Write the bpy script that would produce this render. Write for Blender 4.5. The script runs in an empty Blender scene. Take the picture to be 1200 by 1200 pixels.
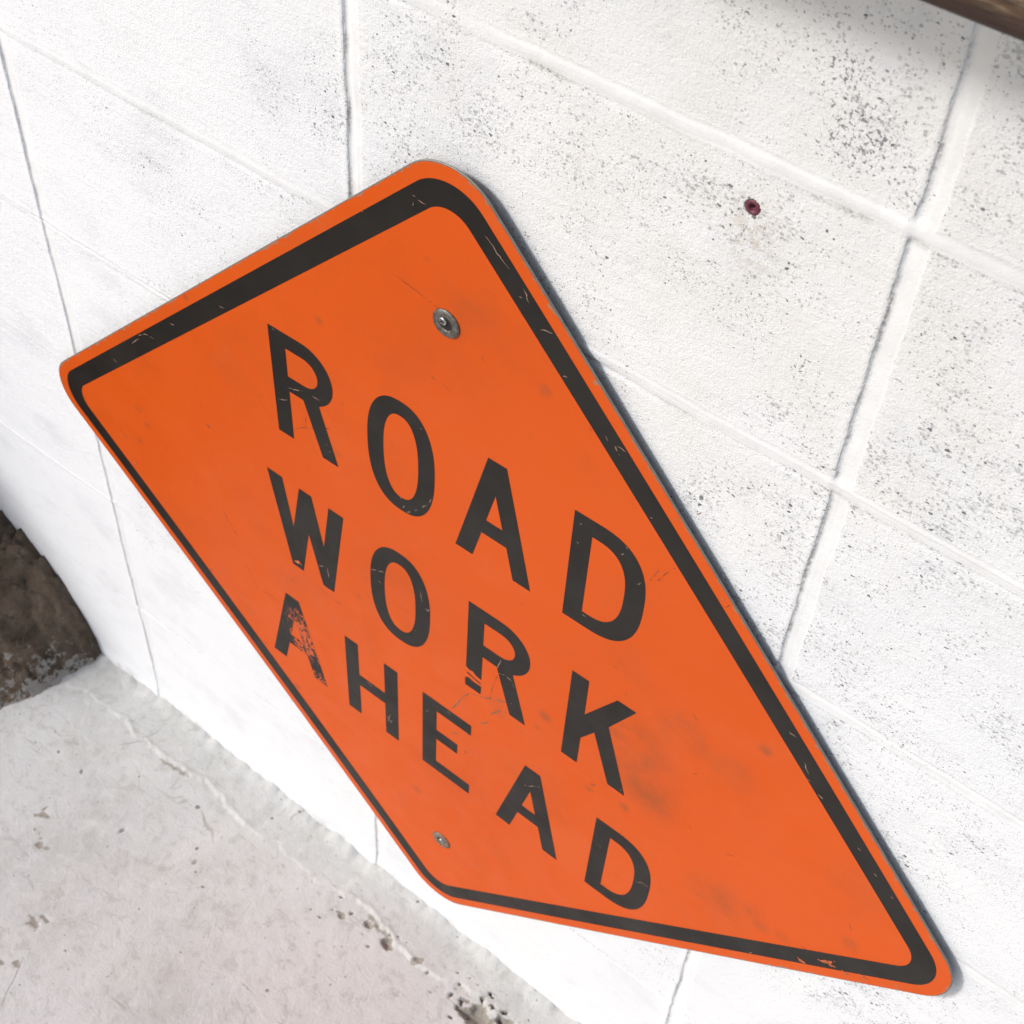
import bpy, bmesh, math, random
from mathutils import Vector, Matrix, noise
from mathutils.geometry import tessellate_polygon
S = bpy.context.scene
C = S.collection
RNG = random.Random(7)
R = math.radians

# ------------------------------------------------------------------ camera
cam_d = bpy.data.cameras.new('camera')
cam = bpy.data.objects.new('camera', cam_d)
C.objects.link(cam)
right = Vector((0.7857440, 0.6170177, 0.0435364))
down = Vector((0.4877418, -0.5747532, -0.6570896))
fwd = Vector((-0.3804132, 0.5375388, -0.7525542))
M = Matrix((right, -down, -fwd)).transposed().to_4x4()
M.translation = Vector((0.985625, -0.611909, 1.651922))
cam.matrix_world = M
cam_d.sensor_width = 36
cam_d.lens = 1694.68 / 1200 * 36
cam_d.clip_start = 0.02
cam_d.clip_end = 500
cam_d.dof.use_dof = True
cam_d.dof.focus_distance = 1.0
cam_d.dof.aperture_fstop = 20
S.camera = cam

# ------------------------------------------------------------------ light
w = bpy.data.worlds.new('World'); S.world = w; w.use_nodes = True
nt = w.node_tree
bg = nt.nodes['Background']
sky = nt.nodes.new('ShaderNodeTexSky')
sky.sky_type = 'NISHITA'; sky.sun_disc = False
SUN = Vector((10.0, 12.6, -11.7)).normalized()          # direction the light travels
sky.sun_elevation = math.asin(-SUN.z)
sky.sun_rotation = math.atan2(-SUN.x, -SUN.y)
sky.ozone_density = 0.5; sky.dust_density = 2.0
nt.links.new(sky.outputs[0], bg.inputs[0])
bg.inputs[1].default_value = 0.15
sl = bpy.data.lights.new('sun', 'SUN'); sl.energy = 2.5; sl.angle = R(9); sl.color = (1, 0.99, 0.985)
so = bpy.data.objects.new('sun', sl); C.objects.link(so)
so.rotation_euler = SUN.to_track_quat('-Z', 'Y').to_euler(); so.location = (-3, -3, 4)
S.view_settings.view_transform = 'Standard'
S.view_settings.look = 'None'
S.view_settings.gamma = 1
S.view_settings.exposure = -0.08
S.view_settings.use_curve_mapping = False
S.render.engine = 'CYCLES'
S.cycles.max_bounces = 5; S.cycles.diffuse_bounces = 3; S.cycles.glossy_bounces = 2

# ------------------------------------------------------------------ helpers
def tag(o, label=None, cat=None, group=None, kind=None):
    for k, v in (('label', label), ('category', cat), ('group', group), ('kind', kind)):
        if v: o[k] = v
    return o
def mesh(name, verts, faces, m=None, parent=None, smooth=False, mi=None):
    d = bpy.data.meshes.new(name); d.from_pydata(verts, [], faces); d.update()
    o = bpy.data.objects.new(name, d); C.objects.link(o)
    if m:
        for q in (m if isinstance(m, (list, tuple)) else [m]): d.materials.append(q)
    if mi: d.polygons.foreach_set('material_index', mi)
    if smooth: d.polygons.foreach_set('use_smooth', [True] * len(d.polygons))
    if parent: o.parent = parent
    return o
def fattr(o, name, vals):
    a = o.data.attributes.new(name, 'FLOAT', 'POINT'); a.data.foreach_set('value', vals)
def sm(a, b, x):
    t = min(1, max(0, (x - a) / (b - a))); return t * t * (3 - 2 * t)
def nz(x, y, z=0.0): return noise.noise(Vector((x, y, z)))

class N:
    """small wrapper for building node materials"""
    def __init__(s, name, rough=.6, metal=0, spec=.5):
        s.m = bpy.data.materials.new(name); s.m.use_nodes = True; s.t = s.m.node_tree
        s.b = s.t.nodes['Principled BSDF']; s.b.inputs['Roughness'].default_value = rough
        s.b.inputs['Metallic'].default_value = metal; s.b.inputs['Specular IOR Level'].default_value = spec
        s.co = s.t.nodes.new('ShaderNodeTexCoord').outputs['Object']
    def new(s, t, **k):
        n = s.t.nodes.new(t)
        for a, v in k.items(): setattr(n, a, v)
        return n
    def put(s, sock, v):
        if hasattr(v, 'is_output') or isinstance(v, bpy.types.NodeSocket): s.t.links.new(v, sock)
        else: sock.default_value = v
    def math(s, op, a, b=0.0, clamp=False):
        n = s.new('ShaderNodeMath', operation=op, use_clamp=clamp); s.put(n.inputs[0], a); s.put(n.inputs[1], b); return n.outputs[0]
    def map(s, scale=(1, 1, 1), loc=(0, 0, 0), rot=(0, 0, 0), src=None):
        n = s.new('ShaderNodeMapping'); s.put(n.inputs['Vector'], src or s.co)
        n.inputs['Scale'].default_value = scale; n.inputs['Location'].default_value = loc; n.inputs['Rotation'].default_value = rot
        return n.outputs[0]
    def noise(s, sc, det=3, rough=.55, v=None, dist=0):
        n = s.new('ShaderNodeTexNoise'); s.put(n.inputs['Vector'], v or s.co); n.inputs['Scale'].default_value = sc
        n.inputs['Detail'].default_value = det; n.inputs['Roughness'].default_value = rough; n.inputs['Distortion'].default_value = dist
        return n.outputs['Fac']
    def vor(s, sc, v=None, feature='F1', rnd=1):
        n = s.new('ShaderNodeTexVoronoi', feature=feature); s.put(n.inputs['Vector'], v or s.co); n.inputs['Scale'].default_value = sc
        n.inputs['Randomness'].default_value = rnd
        return n
    def ramp(s, x, a, b, lo=0.0, hi=1.0, smooth=True):
        n = s.new('ShaderNodeMapRange', interpolation_type='SMOOTHSTEP' if smooth else 'LINEAR'); s.put(n.inputs[0], x)
        for i, v in zip((1, 2, 3, 4), (a, b, lo, hi)): n.inputs[i].default_value = v
        return n.outputs[0]
    def mix(s, f, a, b):
        n = s.new('ShaderNodeMix', data_type='RGBA'); s.put(n.inputs[0], f)
        for i, v in ((6, a), (7, b)):
            if isinstance(v, tuple) and len(v) == 3: v = (*v, 1)
            s.put(n.inputs[i], v)
        return n.outputs[2]
    def distort(s, sc, amt, src=None):
        n = s.new('ShaderNodeTexNoise'); s.put(n.inputs['Vector'], src or s.co); n.inputs['Scale'].default_value = sc; n.inputs['Detail'].default_value = 2
        a = s.new('ShaderNodeVectorMath', operation='SUBTRACT'); s.put(a.inputs[0], n.outputs['Color']); a.inputs[1].default_value = (.5, .5, .5)
        b = s.new('ShaderNodeVectorMath', operation='SCALE'); s.put(b.inputs[0], a.outputs[0]); b.inputs['Scale'].default_value = amt
        c = s.new('ShaderNodeVectorMath', operation='ADD'); s.put(c.inputs[0], src or s.co); s.put(c.inputs[1], b.outputs[0])
        return c.outputs[0]
    def attr(s, name):
        n = s.new('ShaderNodeAttribute', attribute_name=name); return n.outputs['Fac']
    def bump(s, h, dist=.001, strength=1.0, prev=None):
        n = s.new('ShaderNodeBump'); s.put(n.inputs['Height'], h); n.inputs['Distance'].default_value = dist; n.inputs['Strength'].default_value = strength
        if prev: s.put(n.inputs['Normal'], prev)
        s.put(s.b.inputs['Normal'], n.outputs[0]); return n.outputs[0]
    def color(s, c):
        if isinstance(c, tuple) and len(c) == 3: c = (*c, 1)
        s.put(s.b.inputs['Base Color'], c); return s
    def rough(s, r): s.put(s.b.inputs['Roughness'], r); return s
    def blob(s, x, z, r, amp=1.0, ry=None):
        """soft round mask in the XZ plane of the object"""
        ry = ry or r
        n = s.map((1 / r, 0, 1 / ry), (-x / r, 0, -z / ry))
        d = s.new('ShaderNodeVectorMath', operation='LENGTH'); s.put(d.inputs[0], n)
        return s.ramp(d.outputs['Value'], 1.0, 0.15, 0, amp)

# ------------------------------------------------------------------ materials of the setting
def mat_wall():
    m = N('white_painted_block', .62, spec=.35)
    p2 = m.map((1, 0, 1))
    d = m.distort(380, .0030, p2)
    joint = m.attr('joint')
    # clustered density of the pits left unpainted in the block face
    big = m.noise(5.5, 5, .6, v=m.map((1, 0, 1.25), (3.1, 0, 1.7)))
    dens = m.ramp(big, .32, .66, .17, 1.05)
    grain = m.noise(38, 2, .5, v=m.map((.8, 0, 1.3), (1, 0, 0)))
    dens = m.math('MULTIPLY', dens, m.ramp(grain, .3, .66, .45, 1.15))
    # pits fade to the left: glare washing them out, put into the colour
    sep = m.new('ShaderNodeSeparateXYZ'); m.put(sep.inputs[0], m.co)
    glare_fade = m.ramp(sep.outputs["X"], -.15, .5, .5, 1.0)
    dens = m.math('MULTIPLY', dens, glare_fade)
    low = m.ramp(sep.outputs['Z'], .0, .55, .3, 1.0)
    dens = m.math('MULTIPLY', dens, low)
    dens = m.math('MULTIPLY', dens, m.ramp(joint, .2, .9, 1, .06))
    def dots(sc, base, gain, pw, off, stretch=(1, 0, 1)):
        v = m.vor(sc, m.map(stretch, off, src=d))
        rnd = m.new('ShaderNodeSeparateColor'); m.put(rnd.inputs[0], v.outputs['Color'])
        size = m.math('MULTIPLY', m.math('POWER', rnd.outputs[0], pw), m.math('MULTIPLY', dens, gain))
        t = m.math('SUBTRACT', size, v.outputs['Distance'])
        mk = m.ramp(t, 0.0, base, 0, 1)
        return m.math('MULTIPLY', mk, m.ramp(rnd.outputs[1], 0, 1, .35, 1.0))
    a = dots(470, .12, .92, 1.45, (0, 0, 0), (1, 0, 1.3))
    b = dots(225, .08, .50, 3.2, (2.3, 0, .7), (1, 0, 1.5))
    c = dots(80, .05, .22, 6.5, (.3, 0, 5.1), (1, 0, 1.4))
    pits = m.math('MAXIMUM', m.math('MAXIMUM', m.math('MULTIPLY', a, .55), b), c)
    # dark mould cluster up under the plank, smaller ones by the joints
    ms = m.noise(360, 3, .62, v=d)
    cl = None
    for x, z, r, am in ((.752, 1.235, .042, 1.0), (.735, 1.262, .03, .9), (.785, 1.215, .022, .8), (.712, 1.092, .05, .55), (.66, 1.10, .03, .5),
                        (.755, 1.075, .02, .8), (.84, .865, .05, .45), (.90, .80, .06, .4), (.62, 1.01, .06, .35)):
        q = m.blob(x, z, r, am); cl = q if cl is None else m.math('MAXIMUM', cl, q)
    mould = m.ramp(m.math('ADD', ms, m.math('MULTIPLY', cl, .145)), .675, .72, 0, .85)
    mould = m.math('MULTIPLY', mould, m.ramp(cl, 0, .3, 0, 1))
    pits = m.math('MAXIMUM', pits, mould)
    # dirt lodged at the edges of the mortar joints
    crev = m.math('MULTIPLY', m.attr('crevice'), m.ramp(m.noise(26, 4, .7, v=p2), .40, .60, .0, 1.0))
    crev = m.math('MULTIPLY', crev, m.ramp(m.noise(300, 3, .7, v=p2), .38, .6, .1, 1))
    # colour: slightly creamy toward the top right, cool where the paint is thin
    tone = m.noise(3.2, 4, .6, v=m.map((1, 0, 1), (9, 0, 2)))
    base = m.mix(m.ramp(tone, .35, .7), (.80, .805, .815), (.845, .84, .83))
    base = m.mix(m.ramp(sep.outputs['X'], .45, -.05, 0, .8), base, (.90, .90, .905))  # whiter to the left: bright bounce light painted into the base
    cream = m.math('MULTIPLY', m.blob(.74, 1.16, .42, 1.0), m.ramp(m.noise(14, 4, .6), .3, .7, .3, 1))
    grey = m.ramp(m.noise(9, 5, .65, v=m.map((1, 0, 1.6), (2, 0, 6))), .48, .72, 0, .55)
    base = m.mix(grey, base, (.70, .705, .715))
    base = m.mix(m.math('MULTIPLY', cream, .75), base, (.73, .71, .665))
    thin = m.ramp(m.noise(48, 5, .7, v=p2), .50, .74, 0, .55)
    thin = m.math('MULTIPLY', thin, dens)
    base = m.mix(thin, base, (.60, .61, .63))
    base = m.mix(m.math('MULTIPLY', joint, .8), base, m.mix(m.ramp(m.noise(30, 4, .65), .35, .65), (.76, .755, .74), (.83, .828, .82)))
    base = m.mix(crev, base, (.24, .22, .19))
    stain = m.math('MULTIPLY', m.blob(.707, 1.145, .026, 1, .042), m.ramp(m.noise(130, 4, .7), .4, .62, 0, .55))
    base = m.mix(stain, base, (.50, .44, .34))
    foot = m.math('MULTIPLY', m.ramp(sep.outputs['Z'], .03, .0, 0, 1), m.ramp(m.noise(45, 4, .7), .45, .62, 0, .5))
    base = m.mix(foot, base, (.50, .47, .43))
    col = m.mix(pits, base, (.16, .16, .165))
    m.color(col)
    h = m.math('ADD', m.math('MULTIPLY', m.noise(210, 4, .65, v=p2), .55), m.math('MULTIPLY', m.noise(620, 2, .6, v=p2), .35))
    trowel = m.noise(30, 3, .6, v=m.map((.35, 0, 3.0), rot=(0, R(3), 0)))
    h = m.math('ADD', h, m.math('MULTIPLY', trowel, .5))
    h = m.math('MULTIPLY', h, m.ramp(joint, .2, 1, 1, .35))
    m.bump(h, .0016, .9)
    return m.m

def mat_floor():
    m = N('worn_cement', .7, spec=.3)
    sep = m.new('ShaderNodeSeparateXYZ'); m.put(sep.inputs[0], m.co)
    t1 = m.noise(4.5, 6, .62, v=m.map(loc=(3, 1, 0)), dist=.6)
    t2 = m.noise(16, 6, .7, dist=.8); t3 = m.noise(52, 6, .72, dist=.6)
    base = m.mix(m.ramp(t1, .32, .68), (.50, .49, .46), (.625, .615, .585))
    base = m.mix(m.ramp(t2, .35, .72, 0, .55), base, (.60, .60, .60))
    warm = m.ramp(m.noise(2.6, 3, .5, v=m.map(loc=(7, 3, 0))), .45, .65, 0, .4)
    base = m.mix(warm, base, (.60, .58, .545))
    # clean band of mortar along the wall foot
    band = m.math('MULTIPLY', m.ramp(m.math('ADD', sep.outputs['Y'], m.ramp(m.noise(14, 4), .2, .8, -.03, .03)), -.085, -.045, 0, 1), .45)
    base = m.mix(band, base, (.53, .525, .49))
    st = m.ramp(m.noise(22, 8, .8, dist=.5), .57, .66, 0, .55)
    base = m.mix(st, base, (.38, .36, .31))
    smear = m.ramp(m.noise(24, 4, .7, v=m.map((.5, 2.4, 1), rot=(0, 0, R(35))), dist=1.5), .60, .70, 0, .55)
    base = m.mix(smear, base, (.33, .32, .28))
    base = m.mix(m.ramp(t3, .53, .62, 0, .40), base, (.40, .385, .35))
    base = m.mix(m.ramp(t3, .46, .38, 0, .45), base, (.66, .645, .63))
    # hairline cracks
    dv = m.distort(11, .05)
    ck = m.vor(5.5, dv, 'DISTANCE_TO_EDGE').outputs['Distance']
    crack = m.math('MULTIPLY', m.ramp(ck, .006, .001, 0, 1), m.ramp(m.noise(7, 3), .54, .66, 0, .6))
    base = m.mix(crack, base, (.30, .27, .23))
    # little holes and flecks
    v = m.vor(46, m.distort(160, .006)); rnd = m.new('ShaderNodeSeparateColor'); m.put(rnd.inputs[0], v.outputs['Color'])
    sz = m.math('MULTIPLY', m.math('POWER', rnd.outputs[0], 6.0), .17)
    fl = m.ramp(m.math('SUBTRACT', sz, v.outputs['Distance']), 0, .05, 0, .8)
    v2 = m.vor(140, m.distort(300, .003, m.map(loc=(.4, 2, 0)))); rnd2 = m.new('ShaderNodeSeparateColor'); m.put(rnd2.inputs[0], v2.outputs['Color'])
    sz2 = m.math('MULTIPLY', m.math('POWER', rnd2.outputs[0], 7.0), .26)
    fl2 = m.math('MULTIPLY', m.ramp(m.math('SUBTRACT', sz2, v2.outputs['Distance']), 0, .05, 0, .7), m.ramp(t2, .4, .6, .2, 1))
    fl = m.math('MAXIMUM', fl, fl2)
    base = m.mix(fl, base, (.15, .13, .105))
    dirt = m.ramp(m.math('ADD', m.attr('dirt'), m.math('MULTIPLY', m.noise(150, 5, .75), 1.6)), 1.05, 1.4, 0, .85)
    dirt = m.math('MULTIPLY', dirt, m.ramp(m.attr('dirt'), 0, .12, 0, 1))
    base = m.mix(dirt, base, m.mix(m.noise(300, 3, .6), (.17, .145, .105), (.42, .38, .32)))
    m.color(base)
    h = m.math('ADD', m.noise(28, 7, .66, dist=.5), m.math('MULTIPLY', m.noise(260, 3, .6), .2))
    h = m.math('SUBTRACT', h, m.math('MULTIPLY', crack, .3))
    m.bump(h, .0035, .7)
    return m.m

def mat_soil():
    m = N('damp_dark_soil', .85, spec=.2)
    a = m.noise(11, 6, .68, dist=.7)
    b = m.noise(60, 5, .7)
    base = m.mix(m.ramp(a, .3, .72), (.105, .076, .052), (.29, .215, .15))
    base = m.mix(m.ramp(b, .5, .75, 0, .7), base, (.27, .215, .165))
    red = m.ramp(m.noise(17, 4, .6, v=m.map(loc=(4, 2, 1))), .56, .68, 0, .55)
    base = m.mix(red, base, (.20, .13, .09))
    dark = m.ramp(m.noise(23, 5, .7, v=m.map(loc=(1, 7, 3))), .56, .70, 0, .8)
    base = m.mix(dark, base, (.028, .023, .018))
    fr = m.math('MULTIPLY', m.attr('fringe'), 1.0)
    sp = m.ramp(m.math('ADD', m.noise(42, 7, .78, dist=.2), m.math('MULTIPLY', fr, .27)), .66, .73, 0, .95)
    base = m.mix(m.math('MULTIPLY', sp, m.ramp(fr, 0, .35, 0, 1)), base, (.50, .47, .42))
    m.color(base)
    lay = m.noise(16, 5, .7, v=m.map((.7, .7, 3.2)))
    m.bump(m.math('ADD', m.math('ADD', m.noise(40, 7, .75), m.math('MULTIPLY', m.noise(220, 3, .6), .3)), lay), .016, 1)
    return m.m

def mat_ground():
    m = N('packed_earth', .9, spec=.2)
    m.color(m.mix(m.noise(1.3, 6, .6), (.20, .18, .15), (.30, .27, .23)))
    m.bump(m.noise(20, 5), .01, .6)
    return m.m

def mat_wood():
    m = N('weathered_brown_wood', .6, spec=.4)
    v = m.map((1.1, 16, 16)); d = m.distort(9, .9, v)
    g = m.noise(2.2, 6, .7, v=d); g2 = m.noise(9, 5, .7, v=m.map((2.5, 22, 22)))
    base = m.mix(m.ramp(g, .38, .62), (.032, .016, .011), (.15, .085, .042))
    base = m.mix(m.ramp(g2, .52, .68, 0, .8), base, (.30, .22, .135))
    base = m.mix(m.ramp(m.noise(13, 4, .7, v=m.map((1, 3, 3))), .58, .7, 0, .8), base, (.03, .016, .012))
    sep = m.new('ShaderNodeSeparateXYZ'); m.put(sep.inputs[0], m.co)
    edge_shade = m.ramp(sep.outputs['Z'], .016, .006, 0, .9)      # shade of the down-facing lower edge, put into the colour
    base = m.mix(edge_shade, base, (.035, .017, .012))
    m.color(base)
    m.bump(m.math('ADD', g, g2), .0015, .8)
    return m.m

# ------------------------------------------------------------------ the wall
VJ = [(-1.6, 0, 0), (-1.2, 0, 0), (-.8, 0, 0), (-.4, .001, 0), (0, 0, 0), (.3959, -.0097, 0), (.8, .0027, 0), (1.2, 0, 0), (1.6, 0, 0), (2.0, 0, 0), (2.4, 0, 0)]
ROWS = {0: -.0033, 1: -.0008, 2: -.0026, 3: 0, 4: .001, 5: .002}
HJ = [1.2 - k * .2 + ROWS.get(k, 0) for k in range(-7, 6)]
X0, X1, Z1 = -1.9, 2.7, 2.5
def axis(lo, hi, fine_lo, fine_hi, joints, half, extra=()):
    vals = []
    x = lo
    while x < fine_lo - .03: vals.append(x); x += .06
    x = fine_lo
    while x < fine_hi: vals.append(x); x += .006
    x = fine_hi
    while x < hi - .01: vals.append(x); x += .06
    vals.append(hi)
    for j in joints:
        if fine_lo - .05 < j < fine_hi + .05:
            n = int(half / .0012)
            vals += [j + i * .0012 for i in range(-n, n + 1)]
        elif lo < j < hi:
            vals += [j - .008, j - .005, j, j + .005, j + .008]
    for c, h_, st in extra:
        n = int(h_ / st); vals += [c + i * st for i in range(-n, n + 1)]
    vals = sorted(vals); out = [vals[0]]
    for v in vals[1:]:
        if v - out[-1] > .0006: out.append(v)
    out[-1] = hi
    return out
PX, PZ, PR = .7024, 1.1641, .0046                       # the plug hole
xs = axis(X0, X1, -.34, 1.14, [v[0] for v in VJ], .0135, [(PX, .008, .0009)])
zs = axis(0.0, Z1, 0.0, 1.5, HJ, .0125, [(PZ, .008, .0009)])
verts = []; joint = []; crev = []
for z in zs:
    for x in xs:
        y = .0012 * nz(x * 4.2, z * 4.2, 3) + .0005 * nz(x * 17, z * 17, 8)
        jm = cm = 0.0
        # vertical joints: raked groove, sharp on the left, easing out on the right
        vj = min(VJ, key=lambda v: abs(x - (v[0] + v[1] * (1.2 - z - .5))))
        c = vj[0] + vj[1] * (1.2 - z - .5) + .0013 * nz(z * 23, vj[0] * 7, 2) + .0011 * nz(z * 80, vj[0], 5) + .0006 * nz(z * 210, vj[0], 7)
        hj = min(HJ, key=lambda h: abs(z - h))
        hc = hj + .0016 * nz(x * 15, hj * 9, 4) + .0012 * nz(x * 65, hj, 1)
        dx = x - c
        ix = math.floor((x - c) / .4 + 50 + (0 if True else 0)); iz = round((z - .1) / .2)
        bx = math.floor(x / .4 + .001)
        y += .0009 * nz(bx * 3.7, iz * 5.1, 11)
        dpt = (.0021 + .0018 * nz(z * 14, vj[0] * 5, 9) + .0010 * nz(z * 60, vj[0] * 5, 3)) * (.5 if vj[0] > .7 else .7 if z > .8 else .45)
        gv = sm(-.0066, -.0042, dx) * (1 - .35 * sm(-.0035, .003, dx) - .65 * sm(-.001, .0115, dx))
        edge = .0012 * math.exp(-((dx + .0085) / .003) ** 2)
        # horizontal joints: smooth bead standing a little proud, thin line of shade below
        dz = z - hc
        pr = math.exp(-(abs(dz) / .0052) ** 3)
        lip = math.exp(-((dz + .0078) / .0024) ** 2) * (.6 if x > .78 else 1)
        k_ = round((1.2 - hj) / .2)
        amp = 1.0 if k_ <= 1 else {2: .55, 3: .22, 4: .38, 5: .10}.get(k_, .1)
        if x < .42: amp *= .7 if k_ <= 1 else .5
        amp *= .75 + .8 * nz(x * 9, hj * 2, 21) + .4 * nz(x * 50, hj * 2, 22)
        crk = math.exp(-((dz + .001) / .0014) ** 2) * ({5: 1.0, 2: .6 if x < .2 else .15}.get(k_, 0)) * sm(-.25, .15, nz(x * 8, hj, 3))
        hv = (-.0013 * pr + .0013 * lip * (.6 + .9 * nz(x * 12, hj * 3, 6))) * amp + .0016 * crk
        inh = math.exp(-(abs(dz) / .0062) ** 4) * (min(1, amp * 1.3) if x < .6 or k_ > 3 else 1)
        y += gv * dpt * (1 - inh) - edge * .4 + hv
        jm = max(sm(-.0075, -.005, dx) * (1 - sm(.006, .0085, dx)) * .8, inh)
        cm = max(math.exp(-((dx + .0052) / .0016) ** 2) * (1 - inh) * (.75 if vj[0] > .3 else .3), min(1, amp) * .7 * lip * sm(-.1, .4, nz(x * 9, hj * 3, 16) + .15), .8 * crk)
        # crusty foot of the wall
        if z < .03: y -= (.03 - z) * .12 * (1 + nz(x * 30, z * 30, 1))
        r = math.hypot(x - PX, z - PZ)
        if r < PR: y += .012
        verts.append((x, y, z)); joint.append(jm); crev.append(cm)
nx, nzz = len(xs), len(zs)
faces = [(j * nx + i, j * nx + i + 1, (j + 1) * nx + i + 1, (j + 1) * nx + i) for j in range(nzz - 1) for i in range(nx - 1)]
# give it its thickness
loop = [i for i in range(nx)] + [j * nx + nx - 1 for j in range(1, nzz)] + [(nzz - 1) * nx + i for i in range(nx - 2, -1, -1)] + [j * nx for j in range(nzz - 2, 0, -1)]
b0 = len(verts)
for i in loop:
    verts.append((verts[i][0], .2, verts[i][2])); joint.append(0); crev.append(0)
L_ = len(loop)
for k in range(L_):
    faces.append((loop[k], b0 + k, b0 + (k + 1) % L_, loop[(k + 1) % L_]))
faces.append(tuple(b0 + k for k in range(L_)))
wall = mesh('block_wall', verts, faces, mat_wall())
wall.data.polygons.foreach_set('use_smooth', [True] * ((nx - 1) * (nzz - 1)) + [False] * (L_ + 1))
fattr(wall, 'joint', joint); fattr(wall, 'crevice', crev)
tag(wall, 'white painted concrete block wall with pitted faces and mortar joints behind the sign', 'wall')

# ------------------------------------------------------------------ floor, soil, far ground
def edge_x(y): return -.115 + .28 * y + .006 * nz(y * 22, 1, 1) + .012 * nz(y * 6, 4, 2) + .004 * nz(y * 75, 6, 2) + .0025 * nz(y * 190, 8, 2)
def steps(lo, a, b, hi, fine, coarse):
    v = []; x = lo
    while x < a - fine: v.append(x); x += coarse
    x = a
    while x < b: v.append(x); x += fine
    x = b
    while x < hi - .001: v.append(x); x += coarse
    v.append(hi); return v
fx = steps(-.35, -.15, .78, 3.4, .0026, .12)
fy = steps(-3.2, -.52, -.10, -.099, .0042, .12)[:-1] + steps(-.0995, -.0990, .003, .12, .0017, .06)
fv = []; dirt = []
PITS = [(.041, -.246, .0055, .003), (.051, -.243, .003, .002), (.035, -.240, .003, .002), (.12, -.306, .004, .002), (.118, -.318, .006, .003), (.112, -.324, .003, .003), (.142, -.363, .005, .003), (.128, -.372, .004, .002), (.461, -.070, .010, .006), (.427, -.066, .007, .004), (.60, -.070, .022, .010), (.635, -.058, .016, .007), (.503, -.064, .006, .003), (.012, -.215, .006, .003), (.205, -.140, .004, .002), (.395, -.078, .006, .003)]
for y in fy:
    for x in fx:
        z = .0016 * nz(x * 3, y * 3, 1) + .0007 * nz(x * 12, y * 12, 2)
        b = -.060 + .012 * nz(x * 11, 5, 1) + .006 * nz(x * 40, 9, 1) + .003 * nz(x * 110, 3, 1)
        on = sm(0.1, -.02, abs(nz(x * 5, 2, 7)) - .1)
        z += .0042 * sm(b - .0008, b + .0018, y) * (.35 + .65 * on) + (.004 + .006 * nz(x * 26, 7, 3) + .004 * nz(x * 80, 7, 3)) * sm(-.022, 0, y)
        z += .0012 * math.exp(-((y - b - .003) / .003) ** 2) * on
        dm = .6 * math.exp(-((y - b + .0035) / .004) ** 2) * on * sm(-.05, .35, nz(x * 17, 3, 3))
        for px, py, pr, pd in PITS:
            q = math.hypot(x - px, (y - py) * 1.6) / pr * (1 + .9 * nz(x * 110, y * 110, 4) + .6 * nz(x * 260, y * 260, 4))
            if q < 1.6:
                z -= pd * (1 - sm(.3, 1.1, q)); dm = max(dm, 1 - sm(.5, 1.5, q))
        fv.append((x, y, z)); dirt.append(dm)
n1, n2 = len(fx), len(fy)
ff = [(j * n1 + i, j * n1 + i + 1, (j + 1) * n1 + i + 1, (j + 1) * n1 + i) for j in range(n2 - 1) for i in range(n1 - 1)]
floor = mesh('floor', fv, ff, mat_floor(), smooth=True)
fattr(floor, 'dirt', dirt)
tag(floor, 'pale worn cement floor along the foot of the white wall', kind='structure')

gx = steps(-2.6, -.40, -.08, -.06, .0035, .04); gy = steps(-2.4, -.42, .01, .02, .004, .04)
gv = []; fr = []
for y in gy:
    for x in gx:
        d = edge_x(y) - x
        near = math.exp(-(y / .15) ** 2)
        slope = .55 + 2.2 * near; cap = .13 + .085 * near
        if d > 0:
            h = cap * (1 - math.exp(-d * slope / cap))
        else: h = d * .6
        h += (.018 * nz(x * 14, y * 14, 5) + .016 * nz(x * 37, y * 37, 6) + .011 * nz(x * 95, y * 95, 7) + .006 * nz(x * 220, y * 220, 9)) * sm(-.01, .03, d)
        # unseen heap added left of the view to cast shade on wall and floor
        q = math.hypot(x + .865, y + .41) / .374
        if q < 1: h = max(h, (.415 + .374 * math.sqrt(1 - q * q)) * sm(1.0, .985, q) + .01 * nz(x * 12, y * 12, 2))
        gv.append((x, y, h + .002)); fr.append(math.exp(-max(0, d) / .03) * (1 - .85 * math.exp(-(y / .03) ** 2)))
n1, n2 = len(gx), len(gy)
gf = [(j * n1 + i, j * n1 + i + 1, (j + 1) * n1 + i + 1, (j + 1) * n1 + i) for j in range(n2 - 1) for i in range(n1 - 1)]
soil = mesh('soil_bank', gv, gf, mat_soil(), smooth=True)
fattr(soil, 'fringe', fr)
tag(soil, 'dark damp bank of soil at the end of the cement floor', kind='structure')

gd = mesh('ground', [(-60, -60, -.012), (60, -60, -.012), (60, 60, -.012), (-60, 60, -.012)], [(0, 1, 2, 3)], mat_ground())
tag(gd, 'bare earth ground reaching beyond the cement floor', kind='structure')

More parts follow.
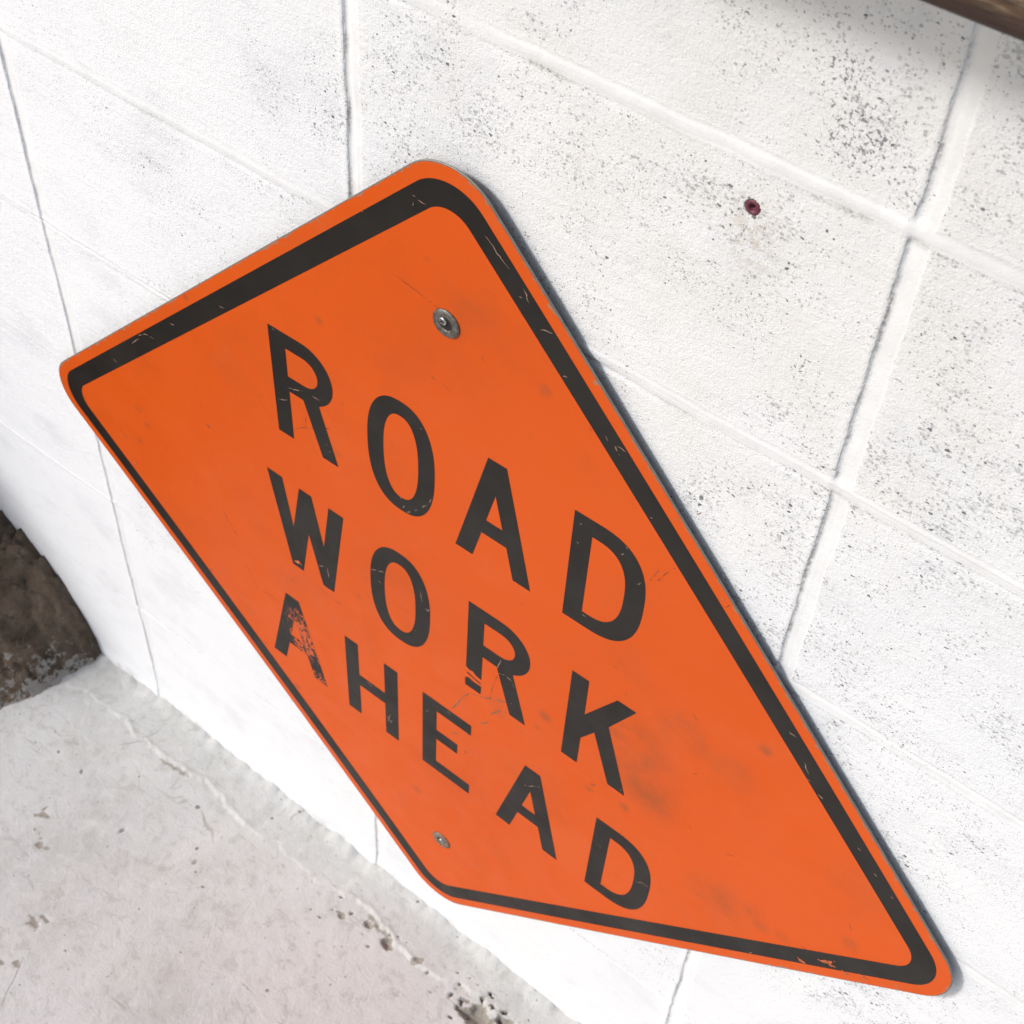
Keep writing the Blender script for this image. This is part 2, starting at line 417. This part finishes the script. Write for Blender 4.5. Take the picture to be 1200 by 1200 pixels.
# ------------------------------------------------------------------ plank above the wall face
def plank():
    prof = []                                           # y (negative = to the front), z ; lower front corner rounded
    H, D, r = .062, .092, .007
    for k in range(7):
        a = R(-90 - k * 15); prof.append((-D + r + r * math.cos(a), r + r * math.sin(a)))
    for k in range(7):
        a = R(180 - k * 15); prof.append((-D + r + r * math.cos(a), H - r + r * math.sin(a)))
    prof += [(-.002, H), (-.002, 0)]
    xs_ = [-.9 + i * .02 for i in range(146)]
    v = []; f = []
    for x in xs_:
        for i, (y, z) in enumerate(prof):
            k = .0012 * nz(x * 9, z * 40, y * 30) + .0006 * nz(x * 40, z * 90, 3)
            v.append((x, y - k if y < -.01 else y, z + k * .7))
    n = len(prof)
    for i in range(len(xs_) - 1):
        for j in range(n):
            a = i * n + j; b = i * n + (j + 1) % n
            f.append((a, b, b + n, a + n))
    f.append(tuple(range(n))); f.append(tuple((len(xs_) - 1) * n + j for j in range(n - 1, -1, -1)))
    o = mesh('wooden_plank', v, f, mat_wood(), smooth=True)
    o.location = (0, 0, 1.3605)
    tag(o, 'weathered brown wooden plank fixed along the wall above the sign', 'plank')
plank()

# ------------------------------------------------------------------ plug in the wall
def ring(segs, prof):
    v = []; f = []
    for k in range(segs):
        a = 2 * math.pi * k / segs
        for r_, y in prof: v.append((r_ * math.cos(a), y, r_ * math.sin(a)))
    n = len(prof)
    for k in range(segs):
        for j in range(n - 1):
            a = k * n + j; b = ((k + 1) % segs) * n + j
            f.append((a, a + 1, b + 1, b))
    return v, f
mp = N('maroon_plastic', .5); mp.color(mp.mix(mp.ramp(mp.noise(500), .4, .65), (.17, .035, .055), (.10, .02, .03)))
v, f = ring(28, [(.0001, .0045), (.0016, .0045), (.0018, .001), (.0030, -.0002), (.0042, -.0004), (.0050, .0006), (.0051, .004)])
plug = mesh('wall_plug', v, f, mp.m, smooth=True); plug.location = (PX, -.0004, PZ)
tag(plug, 'small round maroon plastic plug set in the white wall right of the sign', 'wall plug')

# ------------------------------------------------------------------ the sign
ROLL = -.0093172; HALF = .37734; CX, CZ = .4889130, 1.2 - .6191420
K = 1.0067450                                          # drawing units to metres (762 mm plate)
def gap(tx, tz):
    """distance of the slightly bent plate from the wall, tx / tz along and across the text"""
    c = math.sqrt(.5) * K; u = (tx + tz) * c; v = (tz - tx) * c
    return .0078 + .00296096 * u + .0039539 * v - .0039727 * u * u + .0158175 * v * v - .0093397 * u * v
def P(tx, tz, off=0.0): return (tx * K, -gap(tx, tz) - off, tz * K)
root = bpy.data.objects.new('road_sign', None); C.objects.link(root)
root.location = (CX, 0, CZ); root.rotation_euler = (0, -ROLL, 0); root.empty_display_size = .1
tag(root, 'orange diamond road work ahead sign with black letters mounted on white wall', 'road sign')

SMUDGE = []
def orange_nodes(m):
    big = m.noise(4, 3, .5)
    base = m.mix(m.ramp(big, .3, .7), (.635, .084, .004), (.665, .092, .006))
    fine = m.noise(45, 5, .7, v=m.map((1, 0, 1), rot=(0, R(20), 0)))
    base = m.mix(m.ramp(fine, .60, .80, 0, .35), base, (.46, .085, .025))
    pale = m.noise(9, 4, .6, v=m.map(loc=(5, 0, 2)))
    base = m.mix(m.ramp(pale, .55, .78, 0, .25), base, (.64, .14, .045))
    # fine hair scratches in several directions
    for ang, sc, th in ((24, 30, .735), (-38, 26, .745), (71, 34, .75)):
        s_ = m.noise(sc, 3, .6, v=m.map((.35, 1, 9), (ang, 0, 0), (0, R(ang), 0)))
        base = m.mix(m.ramp(s_, th, th + .04, 0, .4), base, (.36, .07, .025))
    v = m.vor(28, m.distort(90, .008)); rn = m.new('ShaderNodeSeparateColor'); m.put(rn.inputs[0], v.outputs['Color'])
    sp = m.ramp(m.math('SUBTRACT', m.math('MULTIPLY', m.math('POWER', rn.outputs[0], 9.0), .12), v.outputs['Distance']), 0, .05, 0, .6)
    base = m.mix(sp, base, (.22, .07, .035))
    return base
def mat_orange():
    m = N('orange_sheeting', .5, spec=.22)
    base = orange_nodes(m)
    tot = None
    for x, z, r in SMUDGES:
        q = m.blob(x / 1000, z / 1000, r * 1.35 / 1000, .5 if r > 8 else .75)
        tot = q if tot is None else m.math('MAXIMUM', tot, q)
    for x, z, r_, a_ in ((.205, .028, .060, .75), (.235, -.02, .045, .7), (.02, .402, .03, .4), (.32, -.11, .05, .45), (-.05, .02, .09, .2), (.12, -.14, .07, .22)):
        tot = m.math('MAXIMUM', tot, m.blob(x, z, r_, a_))
    sm_ = m.math('MULTIPLY', tot, m.ramp(m.noise(26, 6, .72), .34, .68, .05, .9))
    base = m.mix(sm_, base, (.27, .075, .025))
    grime = m.ramp(m.noise(7, 6, .7, v=m.map((1, 1, 1), (4, 0, 9))), .48, .72, 0, .30)
    base = m.mix(grime, base, (.43, .075, .012))
    rim = m.attr('rim')
    wear = m.math('MULTIPLY', m.ramp(m.math('ADD', m.noise(120, 4, .7), m.math('MULTIPLY', rim, .28)), .74, .82, 0, .8), m.ramp(rim, 0, .4, 0, 1))
    base = m.mix(wear, base, (.30, .20, .14))
    m.color(base)
    m.rough(m.ramp(m.noise(22, 4, .6), .3, .7, .46, .58))
    m.bump(m.math('ADD', m.noise(18, 3, .5), m.math('MULTIPLY', m.noise(700, 2, .5), .05)), .0006, .5)
    return m.m
def mat_black():
    m = N('black_screen_ink', .5, spec=.24)
    base = m.mix(m.ramp(m.noise(14, 4, .6), .3, .7), (.014, .0115, .0095), (.021, .0175, .0145))
    chips = m.ramp(m.noise(170, 4, .7, dist=.6), .735, .76, 0, .9)
    zone = m.ramp(m.noise(12, 3, .6), .5, .62, 0, 1)
    base = m.mix(m.math('MULTIPLY', chips, zone), base, (.33, .15, .085))
    # ink rubbed away from the first letter of the bottom word
    rub = m.math('MAXIMUM', m.blob(-.186, -.166, .040, 1.0, .054), m.blob(-.168, -.228, .020, .6, .016))
    rub = m.math('MULTIPLY', rub, m.math('SUBTRACT', 1.0, m.blob(-.217, -.18, .024, 1.0, .07)))
    wn = m.noise(230, 4, .66, v=m.map((1.3, 1, .8)), dist=.9)
    k = m.ramp(m.math('ADD', wn, m.math('MULTIPLY', rub, .13)), .585, .61, 0, 1)
    k = m.math('MULTIPLY', k, m.ramp(rub, .05, .3, 0, 1))
    base = m.mix(k, base, (.61, .10, .019))
    m.color(base)
    m.rough(m.ramp(m.noise(25, 4, .6), .3, .7, .42, .54))
    return m.m
SMUDGES = [(-129, 310, 5.2), (-208, 176, 2.5), (-205, 164, 3.4), (-391, 39, 6.0), (-382, 21, 5.1), (-400, -14, 5.2), (-192, -76, 4.9), (214, -66, 6.9), (175, -76, 6.3), (365, -99, 11.4), (353, -86, 14.3), (97, -60, 4.1), (113, -37, 4.0), (252, 96, 28.0), (239, 96, 17.5), (24, -71, 12.1), (64, -43, 13.3), (70, -57, 8.3), (-118, 164, 4.9), (-31, -308, 8.1), (-129, 338, 2.9), (4, 384, 15.4), (-288, 243, 4.2), (-484, -134, 6.9), (120, -12, 7.9), (385, -92, 9.8), (-19, 431, 3.5), (88, 372, 7.0), (298, 87, 21.0), (-102, -27, 3.6), (-205, -279, 5.5), (318, 140, 7.0), (-128, 162, 11.4), (-109, 231, 2.3), (437, -34, 9.8)]
m_or, m_bk = mat_orange(), mat_black()
ma = N('dull_aluminium', .6, .5); ma.color(ma.mix(ma.noise(90, 4, .7), (.16, .15, .13), (.33, .32, .29))); m_al = ma.m

def rsq(h, r, side=44, cor=14):
    """outline of a rounded square standing on a corner, in text axes"""
    pts = []
    c = math.sqrt(.5)
    for q in range(4):
        a0 = R(90 * q); cx, cz = [(h - r, h - r), (-(h - r), h - r), (-(h - r), -(h - r)), (h - r, -(h - r))][q]
        for k in range(cor):
            a = a0 + R(90) * k / cor
            pts.append((cx + r * math.cos(a), cz + r * math.sin(a)))
        a = a0 + R(90); ex, ez = cx + r * math.cos(a), cz + r * math.sin(a)
        nx_, nz_ = [(-(h - r), h - r), (-(h - r), -(h - r)), (h - r, -(h - r)), (h - r, h - r)][q]
        a1 = R(90 * (q + 1)); fx_, fz_ = nx_ + r * math.cos(a1), nz_ + r * math.sin(a1)
        for k in range(side): pts.append((ex + (fx_ - ex) * k / side, ez + (fz_ - ez) * k / side))
    return [((u - v) * c, (u + v) * c) for u, v in pts]
CR = .0476
def sheet(name, rings, off, m, rimw=False):
    v = []; f = []; rim = []
    n = len(rings[0])
    for ri, rg in enumerate(rings):
        for x, z in rg:
            v.append(P(x, z, off)); rim.append(1.0 if ri == 0 else (.35 if ri == 1 else 0))
    for k in range(len(rings) - 1):
        for i in range(n): f.append((k * n + i, k * n + (i + 1) % n, (k + 1) * n + (i + 1) % n, (k + 1) * n + i))
    if len(rings) > 2:
        f.append(tuple((len(rings) - 1) * n + i for i in range(n)))
    o = mesh(name, v, f, m, root, smooth=False)
    if rimw: fattr(o, 'rim', rim)
    return o
# aluminium plate
T = .0016
o1 = rsq(HALF, CR); n = len(o1)
v = []; f = []
for off in (0.0, -T):
    for s_ in (1, .9985 if off == 0 else .999):
        pass
rings = [rsq(HALF - .0004, CR)] + [[(x * s_, z * s_) for x, z in rsq(HALF - .0004, CR)] for s_ in (.9, .75, .6, .45, .3, .15, .02)]
for side in (0.0, T):
    for rg in rings:
        for x, z in rg: v.append(P(x, z, -side))
nr = len(rings)
for b in (0, nr * n):
    for k in range(nr - 1):
        for i in range(n): f.append((b + k * n + i, b + k * n + (i + 1) % n, b + (k + 1) * n + (i + 1) % n, b + (k + 1) * n + i))
    f.append(tuple(b + (nr - 1) * n + i for i in range(n)))
# bevelled rim
be = len(v)
for x, z in rsq(HALF, CR): v.append(P(x, z, -.0004))
for x, z in rsq(HALF, CR): v.append(P(x, z, -T + .0004))
for i in range(n):
    j = (i + 1) % n
    f.append((i, j, be + j, be + i)); f.append((be + i, be + j, be + n + j, be + n + i)); f.append((be + n + i, be + n + j, nr * n + j, nr * n + i))
mesh('aluminium_plate', v, f, m_al, root)
# orange sheeting, a hair short of the plate's edge
rings = [rsq(HALF - .0009, CR - .0006), rsq(HALF - .004, CR - .003)] + [[(x * s_, z * s_) for x, z in rsq(HALF - .004, CR - .003)] for s_ in (.93, .86, .79, .72, .65, .58, .51, .44, .37, .3, .23, .16, .09, .02)]
sheet('orange_sheeting', rings, .00015, m_or, True)
# black border
def border():
    a = rsq(.3655, .0395); b = rsq(.3462, .0245)
    v = [P(x, z, .00035) for x, z in a] + [P(x, z, .00035) for x, z in b]
    f = [(i, (i + 1) % n, n + (i + 1) % n, n + i) for i in range(n)]
    mesh('border', v, f, m_bk, root)
border()

# ---- letters, drawn in millimetres on the plate
def arc(cx, cz, rx, rz, a0, a1, n_=14):
    return [(cx + rx * math.cos(R(a0 + (a1 - a0) * k / n_)), cz + rz * math.sin(R(a0 + (a1 - a0) * k / n_))) for k in range(n_ + 1)]
def letter(name, loops, x0, base, h, slope=0.0, sx=1.0, h0=126.0):
    """each letter is one flat mesh following the plate; loops are in a 126 mm high frame"""
    L2 = []
    for lp in loops:
        L2.append([Vector(((x0 + x * sx) / 1000, (base + z * h / h0 + slope * x) / 1000, 0)) for x, z in lp])
    tri = tessellate_polygon(L2)
    flat = [p for lp in L2 for p in lp]
    bm = bmesh.new()
    bv = [bm.verts.new(P(p.x, p.y, .00035)) for p in flat]
    for t in tri:
        try: bm.faces.new([bv[i] for i in t])
        except ValueError: pass
    bmesh.ops.recalc_face_normals(bm, faces=bm.faces)
    d = bpy.data.meshes.new(name); bm.to_mesh(d); bm.free(); d.materials.append(m_bk)
    o = bpy.data.objects.new(name, d); C.objects.link(o); o.parent = root
    return o
H_ = 126.0
g_R = [[(0, 0), (18, 0), (18, 59), (34, 59)] + [(52, 0), (70, 0), (52, 62.5)] + arc(36, 92.5, 33, 33.5, -58, 90, 18) + [(0, H_)],
       [(18, 77), (18, 109), (37, 109)] + arc(37, 93, 15.5, 16, 90, -90, 12)[1:]]
def sup(cx, cz, rx, rz, e, a0, a1, n_):
    o = []
    for k in range(n_ + 1):
        a = R(a0 + (a1 - a0) * k / n_); c_, s_ = math.cos(a), math.sin(a)
        o.append((cx + rx * math.copysign(abs(c_) ** (2 / e), c_), cz + rz * math.copysign(abs(s_) ** (2 / e), s_)))
    return o
def g_O(w_, ow=17.2, oh=16.5):
    c = w_ / 2
    return [sup(c, H_ / 2, c, H_ / 2 + 2.5, 2.4, 0, 360, 72)[:-1], sup(c, H_ / 2, c - ow, H_ / 2 + 2.5 - oh, 2.4, 0, 360, 60)[:-1]]
g_A = [[(0, 0), (18, 0), (26, 35), (51.5, 35), (60, 0), (78, 0), (47, H_), (29, H_)], [(30, 53), (46.5, 53), (38, 88)]]
def g_D(w_):
    out = [(0, 0), (0, H_)] + sup(22, H_ / 2, w_ - 22, H_ / 2, 2.6, 90, -90, 48)
    inn = [(17.6, 17.2), (17.6, H_ - 17.8)] + sup(22, H_ / 2 - .3, w_ - 40, H_ / 2 - 17.5, 2.6, 90, -90, 36)
    return [out, inn]
g_W = [[(0, H_), (19, H_), (27.5, 62), (40, H_), (55, H_), (66, 62), (76, H_), (94, H_), (75, 0), (61, 0), (47.2, 66), (35, 0), (21, 0)]]
g_K = [[(0, 0), (17.5, 0), (17.5, 41), (30, 62), (51.5, 0), (70, 0), (42.5, 83), (65, 127), (46, 127), (17.8, 78), (17.3, 127), (0, 127)]]
g_H = [[(0, 0), (17.5, 0), (17.5, 54), (52, 54), (52, 0), (69.5, 0), (69.5, H_), (52, H_), (52, 73), (17.5, 73), (17.5, H_), (0, H_)]]
g_E = [[(0, 0), (62, 0), (62, 17.5), (18, 17.5), (18, 59), (45, 59), (45, 76), (18, 76), (18, 109), (61, 109), (61, H_), (0, H_)]]
letter('letter', g_R, -187, 145.6, 124.6)
letter('letter', g_O(71.5), -81.5, 145.2, 125.2)
letter('letter', g_A, 13, 145, 125)
letter('letter', g_D(70), 123.3, 145, 126)
letter('letter', g_W, -209.3, -45, 125.6, -.015)
letter('letter', g_O(71.5), -85.2, -46.6, 126)
# second word's R: the foot of the stem is torn through
R2 = [[(0, 29)] + [(4, 26.5), (8, 27.5), (12, 24), (18, 23.2), (18, 59), (34, 59), (52, 0), (70, 0), (52, 62.5)] + arc(36, 92.5, 33, 33.5, -58, 90, 18) + [(0, H_)], g_R[1]]
r2 = letter('letter', R2, 29.3, -47, 127.3); tag(r2, 'letter R with the foot of its stem torn away')
R2b = [[(0, 0), (18, 0), (18.3, 12.5), (9, 12.2), (3, 14), (-.6, 11)]]
letter('letter_fragment', R2b, 29.3, -47, 127.3)
letter('letter_fragment', [[(1, 19.5), (17.8, 15.6), (17.9, 17), (9, 19.2), (2, 21.6)]], 29.3, -47, 127.3)
letter('letter', g_K, 140.2, -48.2, 127)
a2 = letter('letter', g_A, -233.5, -229.3, 124, -.026); tag(a2, 'badly rubbed letter A with orange showing through')
letter('letter', g_H, -124.3, -234.3, 126, 0)
letter('letter', g_E, -22.3, -237, 127, 0)
letter('letter', g_A, 75, -238.6, 127.8, -.012)
letter('letter', g_D(68), 187.5, -240.5, 128, 0)

# ---- scratches, chips and scuffs cut into the sheeting
def strokes(name, data, m, w0, jit, off):
    v = []; f = []
    rg = random.Random(3)
    for st in data:
        pts = []
        for (ax, az), (bx_, bz_) in zip(st, st[1:]):
            k = max(2, int(math.hypot(bx_ - ax, bz_ - az) / 1.6))
            for i in range(k): pts.append((ax + (bx_ - ax) * i / k, az + (bz_ - az) * i / k))
        pts.append(st[-1])
        run = []
        def flush():
            if len(run) < 2: return
            b = len(v)
            for i, (x, z, nx_, nz_, w_) in enumerate(run):
                t = min(i, len(run) - 1 - i) / max(1, (len(run) - 1) / 2)
                ww = w_ * (.25 + .75 * min(1, t * 1.5))
                v.append(P((x + nx_ * ww) / 1000, (z + nz_ * ww) / 1000, off)); v.append(P((x - nx_ * ww) / 1000, (z - nz_ * ww) / 1000, off))
            for i in range(len(run) - 1): f.append((b + 2 * i, b + 2 * i + 1, b + 2 * i + 3, b + 2 * i + 2))
        for i, (x, z) in enumerate(pts):
            a = pts[max(0, i - 1)]; b_ = pts[min(len(pts) - 1, i + 1)]
            dx, dz = b_[0] - a[0], b_[1] - a[1]; l = math.hypot(dx, dz) or 1
            x += rg.uniform(-jit, jit); z += rg.uniform(-jit, jit)
            run.append((x, z, -dz / l, dx / l, w0 * rg.uniform(.5, 1.25)))
            if len(pts) > 6 and rg.random() < .13: flush(); run = []
        flush()
    o = mesh(name, v, f, m, root); o['kind'] = 'stuff'
    return o
def plain(name, c, r=.6):
    q = N(name, r, spec=.3); c2 = tuple(k * .6 for k in c); q.color(q.mix(q.ramp(q.noise(300, 3), .35, .65), c2, c)); return q.m
LIGHT = [[(-375.5, 134.2), (-363.3, 148.0)], [(-410.8, 92.6), (-406.5, 90.8)], [(-243.6, 256.5), (-237.6, 257.2)], [(-363.8, 150.9), (-353.0, 159.5), (-341.5, 161.1)], [(-31.1, 476.3), (-28.2, 475.7)], [(-26.7, 474.3), (-20.1, 474.2)], [(-30.4, 471.0), (-31.2, 467.1)], [(29.7, 474.0), (33.3, 473.1), (39.2, 467.1), (44.4, 462.8), (51.0, 457.8)], [(63.6, 448.2), (66.6, 444.8), (68.4, 439.2)], [(60.6, 439.9), (63.4, 440.1)], [(78.3, 421.0), (83.8, 423.5), (89.4, 424.5)], [(100.8, 392.7), (104.3, 393.3)], [(140.0, 361.1), (142.6, 357.7)], [(146.8, 358.1), (153.6, 350.0)], [(150.4, 358.0), (157.6, 357.1)], [(327.6, 177.6), (333.6, 176.8)], [(346.1, 154.6), (352.2, 144.2)], [(352.2, 138.1), (355.3, 137.8)], [(364.0, 128.9), (369.0, 126.9)], [(406.7, 97.3), (409.2, 96.3)], [(443.5, 65.4), (446.0, 64.4)], [(361.6, -151.6), (364.6, -149.0)], [(-141.4, 216.2), (-133.5, 216.4)], [(-183.0, 186.2), (-177.8, 188.5), (-171.6, 191.6)], [(-130.4, 165.9), (-127.4, 165.8)], [(-126.9, 159.8), (-126.0, 158.3)], [(-23.0, 163.4), (-17.5, 171.3), (-13.0, 181.0)], [(-39.9, 144.6), (-35.1, 149.3)], [(-30.4, 153.9), (-28.6, 156.5)], [(-24.8, 257.3), (-23.0, 256.5)], [(-43.6, 147.3), (-41.7, 152.1)], [(-46.3, 157.3), (-45.3, 160.2)], [(129.0, 259.8), (131.3, 260.6)], [(128.9, 238.9), (129.9, 236.7)], [(167.6, 253.7), (168.8, 256.6)], [(142.5, 160.0), (145.2, 158.4)], [(184.2, 233.0), (187.5, 236.8)], [(169.9, 265.3), (171.6, 263.8)], [(184.5, 308.8), (187.2, 309.9)], [(-152.8, -20.2), (-147.5, -15.9), (-141.8, -12.6)], [(-140.7, -13.0), (-140.1, -20.4), (-139.5, -27.9)], [(-83.0, 31.6), (-76.7, 35.6)], [(-74.6, 36.4), (-68.4, 39.4)], [(-75.1, 20.9), (-70.9, 20.1)], [(-24.9, 48.6), (-23.9, 39.5), (-21.9, 32.7)], [(-18.9, 27.3), (-13.9, 26.5)], [(-16.9, 25.2), (-13.0, 32.4)], [(-32.2, -17.1), (-30.1, -16.6)], [(64.2, 11.0), (65.7, 19.0), (67.6, 27.4)], [(65.4, 5.5), (73.0, 8.7), (81.7, 7.6)], [(81.9, 3.8), (84.0, 0.5)], [(90.0, -46.4), (93.0, -47.6)], [(81.9, -27.6), (83.8, -27.1)], [(-96.9, -165.2), (-92.3, -163.8), (-88.9, -168.3)], [(-71.3, -201.8), (-64.4, -207.8)], [(-69.2, -211.0), (-65.3, -194.1)], [(-66.8, -211.9), (-61.9, -200.4)], [(-19.5, -143.3), (-14.0, -134.7)], [(8.5, -113.7), (13.9, -114.4)], [(31.3, -127.1), (36.7, -129.2)], [(194.3, -155.9), (198.5, -157.5)], [(240.9, -172.2), (246.9, -166.2), (253.6, -166.1)], [(211.6, -107.2), (213.6, -108.0)], [(105.9, -146.0), (115.6, -136.8), (123.2, -129.9)], [(205.0, -42.8), (206.8, -42.3)], [(-312.8, 195.7), (-307.3, 197.0)], [(-169.9, 207.9), (-162.9, 210.4), (-153.8, 214.2)], [(-181.0, 267.8), (-179.2, 267.0)], [(-75.5, 438.8), (-77.8, 439.9)], [(202.4, 322.4), (206.6, 322.0)], [(250.1, 272.4), (253.8, 271.6)], [(425.4, 79.9), (428.2, 77.9)]]
ORANGE = [[(401.3, -104.6), (406.0, -106.4), (411.0, -105.9)], [(416.6, -87.4), (422.7, -81.8), (429.1, -80.9), (434.6, -79.6)], [(421.8, -88.2), (426.0, -78.6), (429.9, -71.2)], [(437.3, -77.3), (442.4, -78.2), (447.2, -77.8)], [(449.3, -64.4), (454.1, -64.1), (459.5, -66.2)], [(-418.0, -59.2), (-411.8, -60.1)], [(-185.4, -39.5), (-180.4, -36.1), (-176.0, -37.9)], [(-408.5, -68.4), (-405.3, -71.5)]]
DARK = [[(-48.3, 397.9), (-38.8, 396.1), (-29.3, 394.3), (-19.1, 392.2), (-8.1, 389.0)], [(-14.8, 319.8), (-7.4, 318.3), (-1.6, 318.4), (4.1, 315.9)], [(-167.8, 158.5), (-160.1, 165.8), (-143.4, 176.1), (-123.9, 189.2)], [(-151.4, 185.2), (-153.1, 176.8), (-152.8, 169.7)], [(-284.6, -34.3), (-275.2, -50.9), (-265.4, -66.2)], [(-261.8, -102.1), (-255.1, -116.6), (-246.4, -135.5)], [(193.9, 245.1), (196.5, 253.2), (199.5, 262.7)], [(199.4, 248.7), (205.4, 262.6), (211.6, 274.5)], [(267.2, -20.2), (271.2, -22.9), (278.2, -28.0)], [(265.4, 49.4), (269.4, 55.1)], [(-152.6, -55.0), (-139.3, -58.9), (-122.5, -58.2)], [(-243.7, -133.2), (-227.6, -131.2), (-215.6, -132.7)], [(-29.5, -153.3), (-21.7, -144.7)], [(-163.5, -155.3), (-155.5, -160.2)], [(425.8, -5.9), (429.9, -12.7)], [(395.9, -81.7), (405.1, -85.3)], [(31.8, 370.0), (33.6, 362.8)], [(80.7, 122.7), (86.0, 122.6)], [(176.1, 119.7), (181.0, 120.7)], [(191.7, 97.0), (193.8, 94.0)], [(312.8, -27.9), (321.3, -23.5)], [(-147.6, -48.0), (-138.5, -45.8)], [(419.7, 76.7), (422.5, 71.9)], [(58.1, -45.5), (60.1, -24.0), (65.5, 3.0)], [(252.0, 125.9), (257.7, 120.7)], [(125.8, 359.8), (129.7, 357.4)], [(414.4, -71.9), (423.0, -73.0)], [(255.1, 264.8), (258.3, 270.5)], [(218.6, 337.4), (221.8, 342.5)], [(-427.9, -14.2), (-418.2, -26.7)]]
GREY = [[(14.7, -103.1), (20.7, -88.2), (27.0, -71.8), (35.3, -56.5), (44.3, -52.0)], [(44.3, -52.0), (54.2, -46.6), (63.8, -39.9), (76.2, -31.2)], [(58.3, -71.1), (64.9, -60.2), (71.4, -50.8), (81.0, -45.4)], [(49.1, -95.2), (58.9, -82.3)], [(12.4, -148.2), (24.1, -139.2)]]
strokes('pale_chip', LIGHT, plain('pale_chip', (.42, .27, .20)), .42, .5, .00055)
strokes('paint_chip', ORANGE, plain('bared_orange', (.66, .16, .06)), 1.7, .8, .00055)
strokes('scratch', DARK, plain('dark_scratch', (.27, .065, .03)), .35, .3, .00025)
strokes('scuff', GREY, plain('grey_scuff', (.30, .14, .07)), .9, .7, .00024)

# ---- fixings
mw = N('zinc_washer', .5, .7); mw.color(mw.mix(mw.ramp(mw.noise(330, 4, .7), .35, .65), (.11, .10, .085), (.25, .235, .21))); mw.bump(mw.noise(300, 3), .0004, .6)
mh = N('steel_screw', .35, .9); mh.color(mh.mix(mh.noise(700), (.42, .41, .39), (.62, .61, .59)))
md = N('dark_hole', .9); md.color(md.mix(md.noise(400), (.010, .009, .008), (.022, .018, .015)))
def fixing(tx, tz, ro, ri, sx, sz, rs, cross, mw_):
    v, f = ring(40, [(ri, .0004), (ri, -.0008), (ri + .0006, -.0013), (ro * .72, -.0016), (ro - .0006, -.0011), (ro, -.0004), (ro, .0003)])
    w_ = mesh('washer', v, f, mw_, root, smooth=True); w_.location = P(tx, tz, .0006)
    v, f = ring(28, [(.0001, 0), (ri + .0002, 0)])
    h_ = mesh('screw_hole', v, f, md.m, w_); h_.location = (0, -.0001, 0)
    if rs:
        v, f = ring(28, [(.0001, -.0014), (rs * .34, -.0014), (rs * .4, -.0019), (rs * .8, -.0017), (rs, -.0010), (rs, 0)])
        s_ = mesh('screw', v, f, mh.m, w_, smooth=True); s_.location = (sx, -.0002, sz)
        v = []; f = []
        for a in (R(20), R(110)):
            b = len(v); c_, s2 = math.cos(a), math.sin(a); l, t = rs * .62, rs * .14
            for p, q in ((-l, -t), (l, -t), (l, t), (-l, t)): v.append((sx + p * c_ - q * s2, -.00225 - .0001 * (a > 1), sz + p * s2 + q * c_))
            f.append((b, b + 1, b + 2, b + 3))
        mesh('drive_slot', v, f, md.m, w_)
fixing(-.0006, .3802, .0122, .0058, -.0024, .0012, .0034, True, mw.m)
mw2 = N('rusty_washer', .6, .4); mw2.color(mw2.mix(mw2.ramp(mw2.noise(330, 4, .7), .35, .65), (.14, .09, .06), (.33, .24, .18)))
fixing(.0055, -.3765, .0122, .0046, .0004, -.0004, .0032, True, mw2.m)
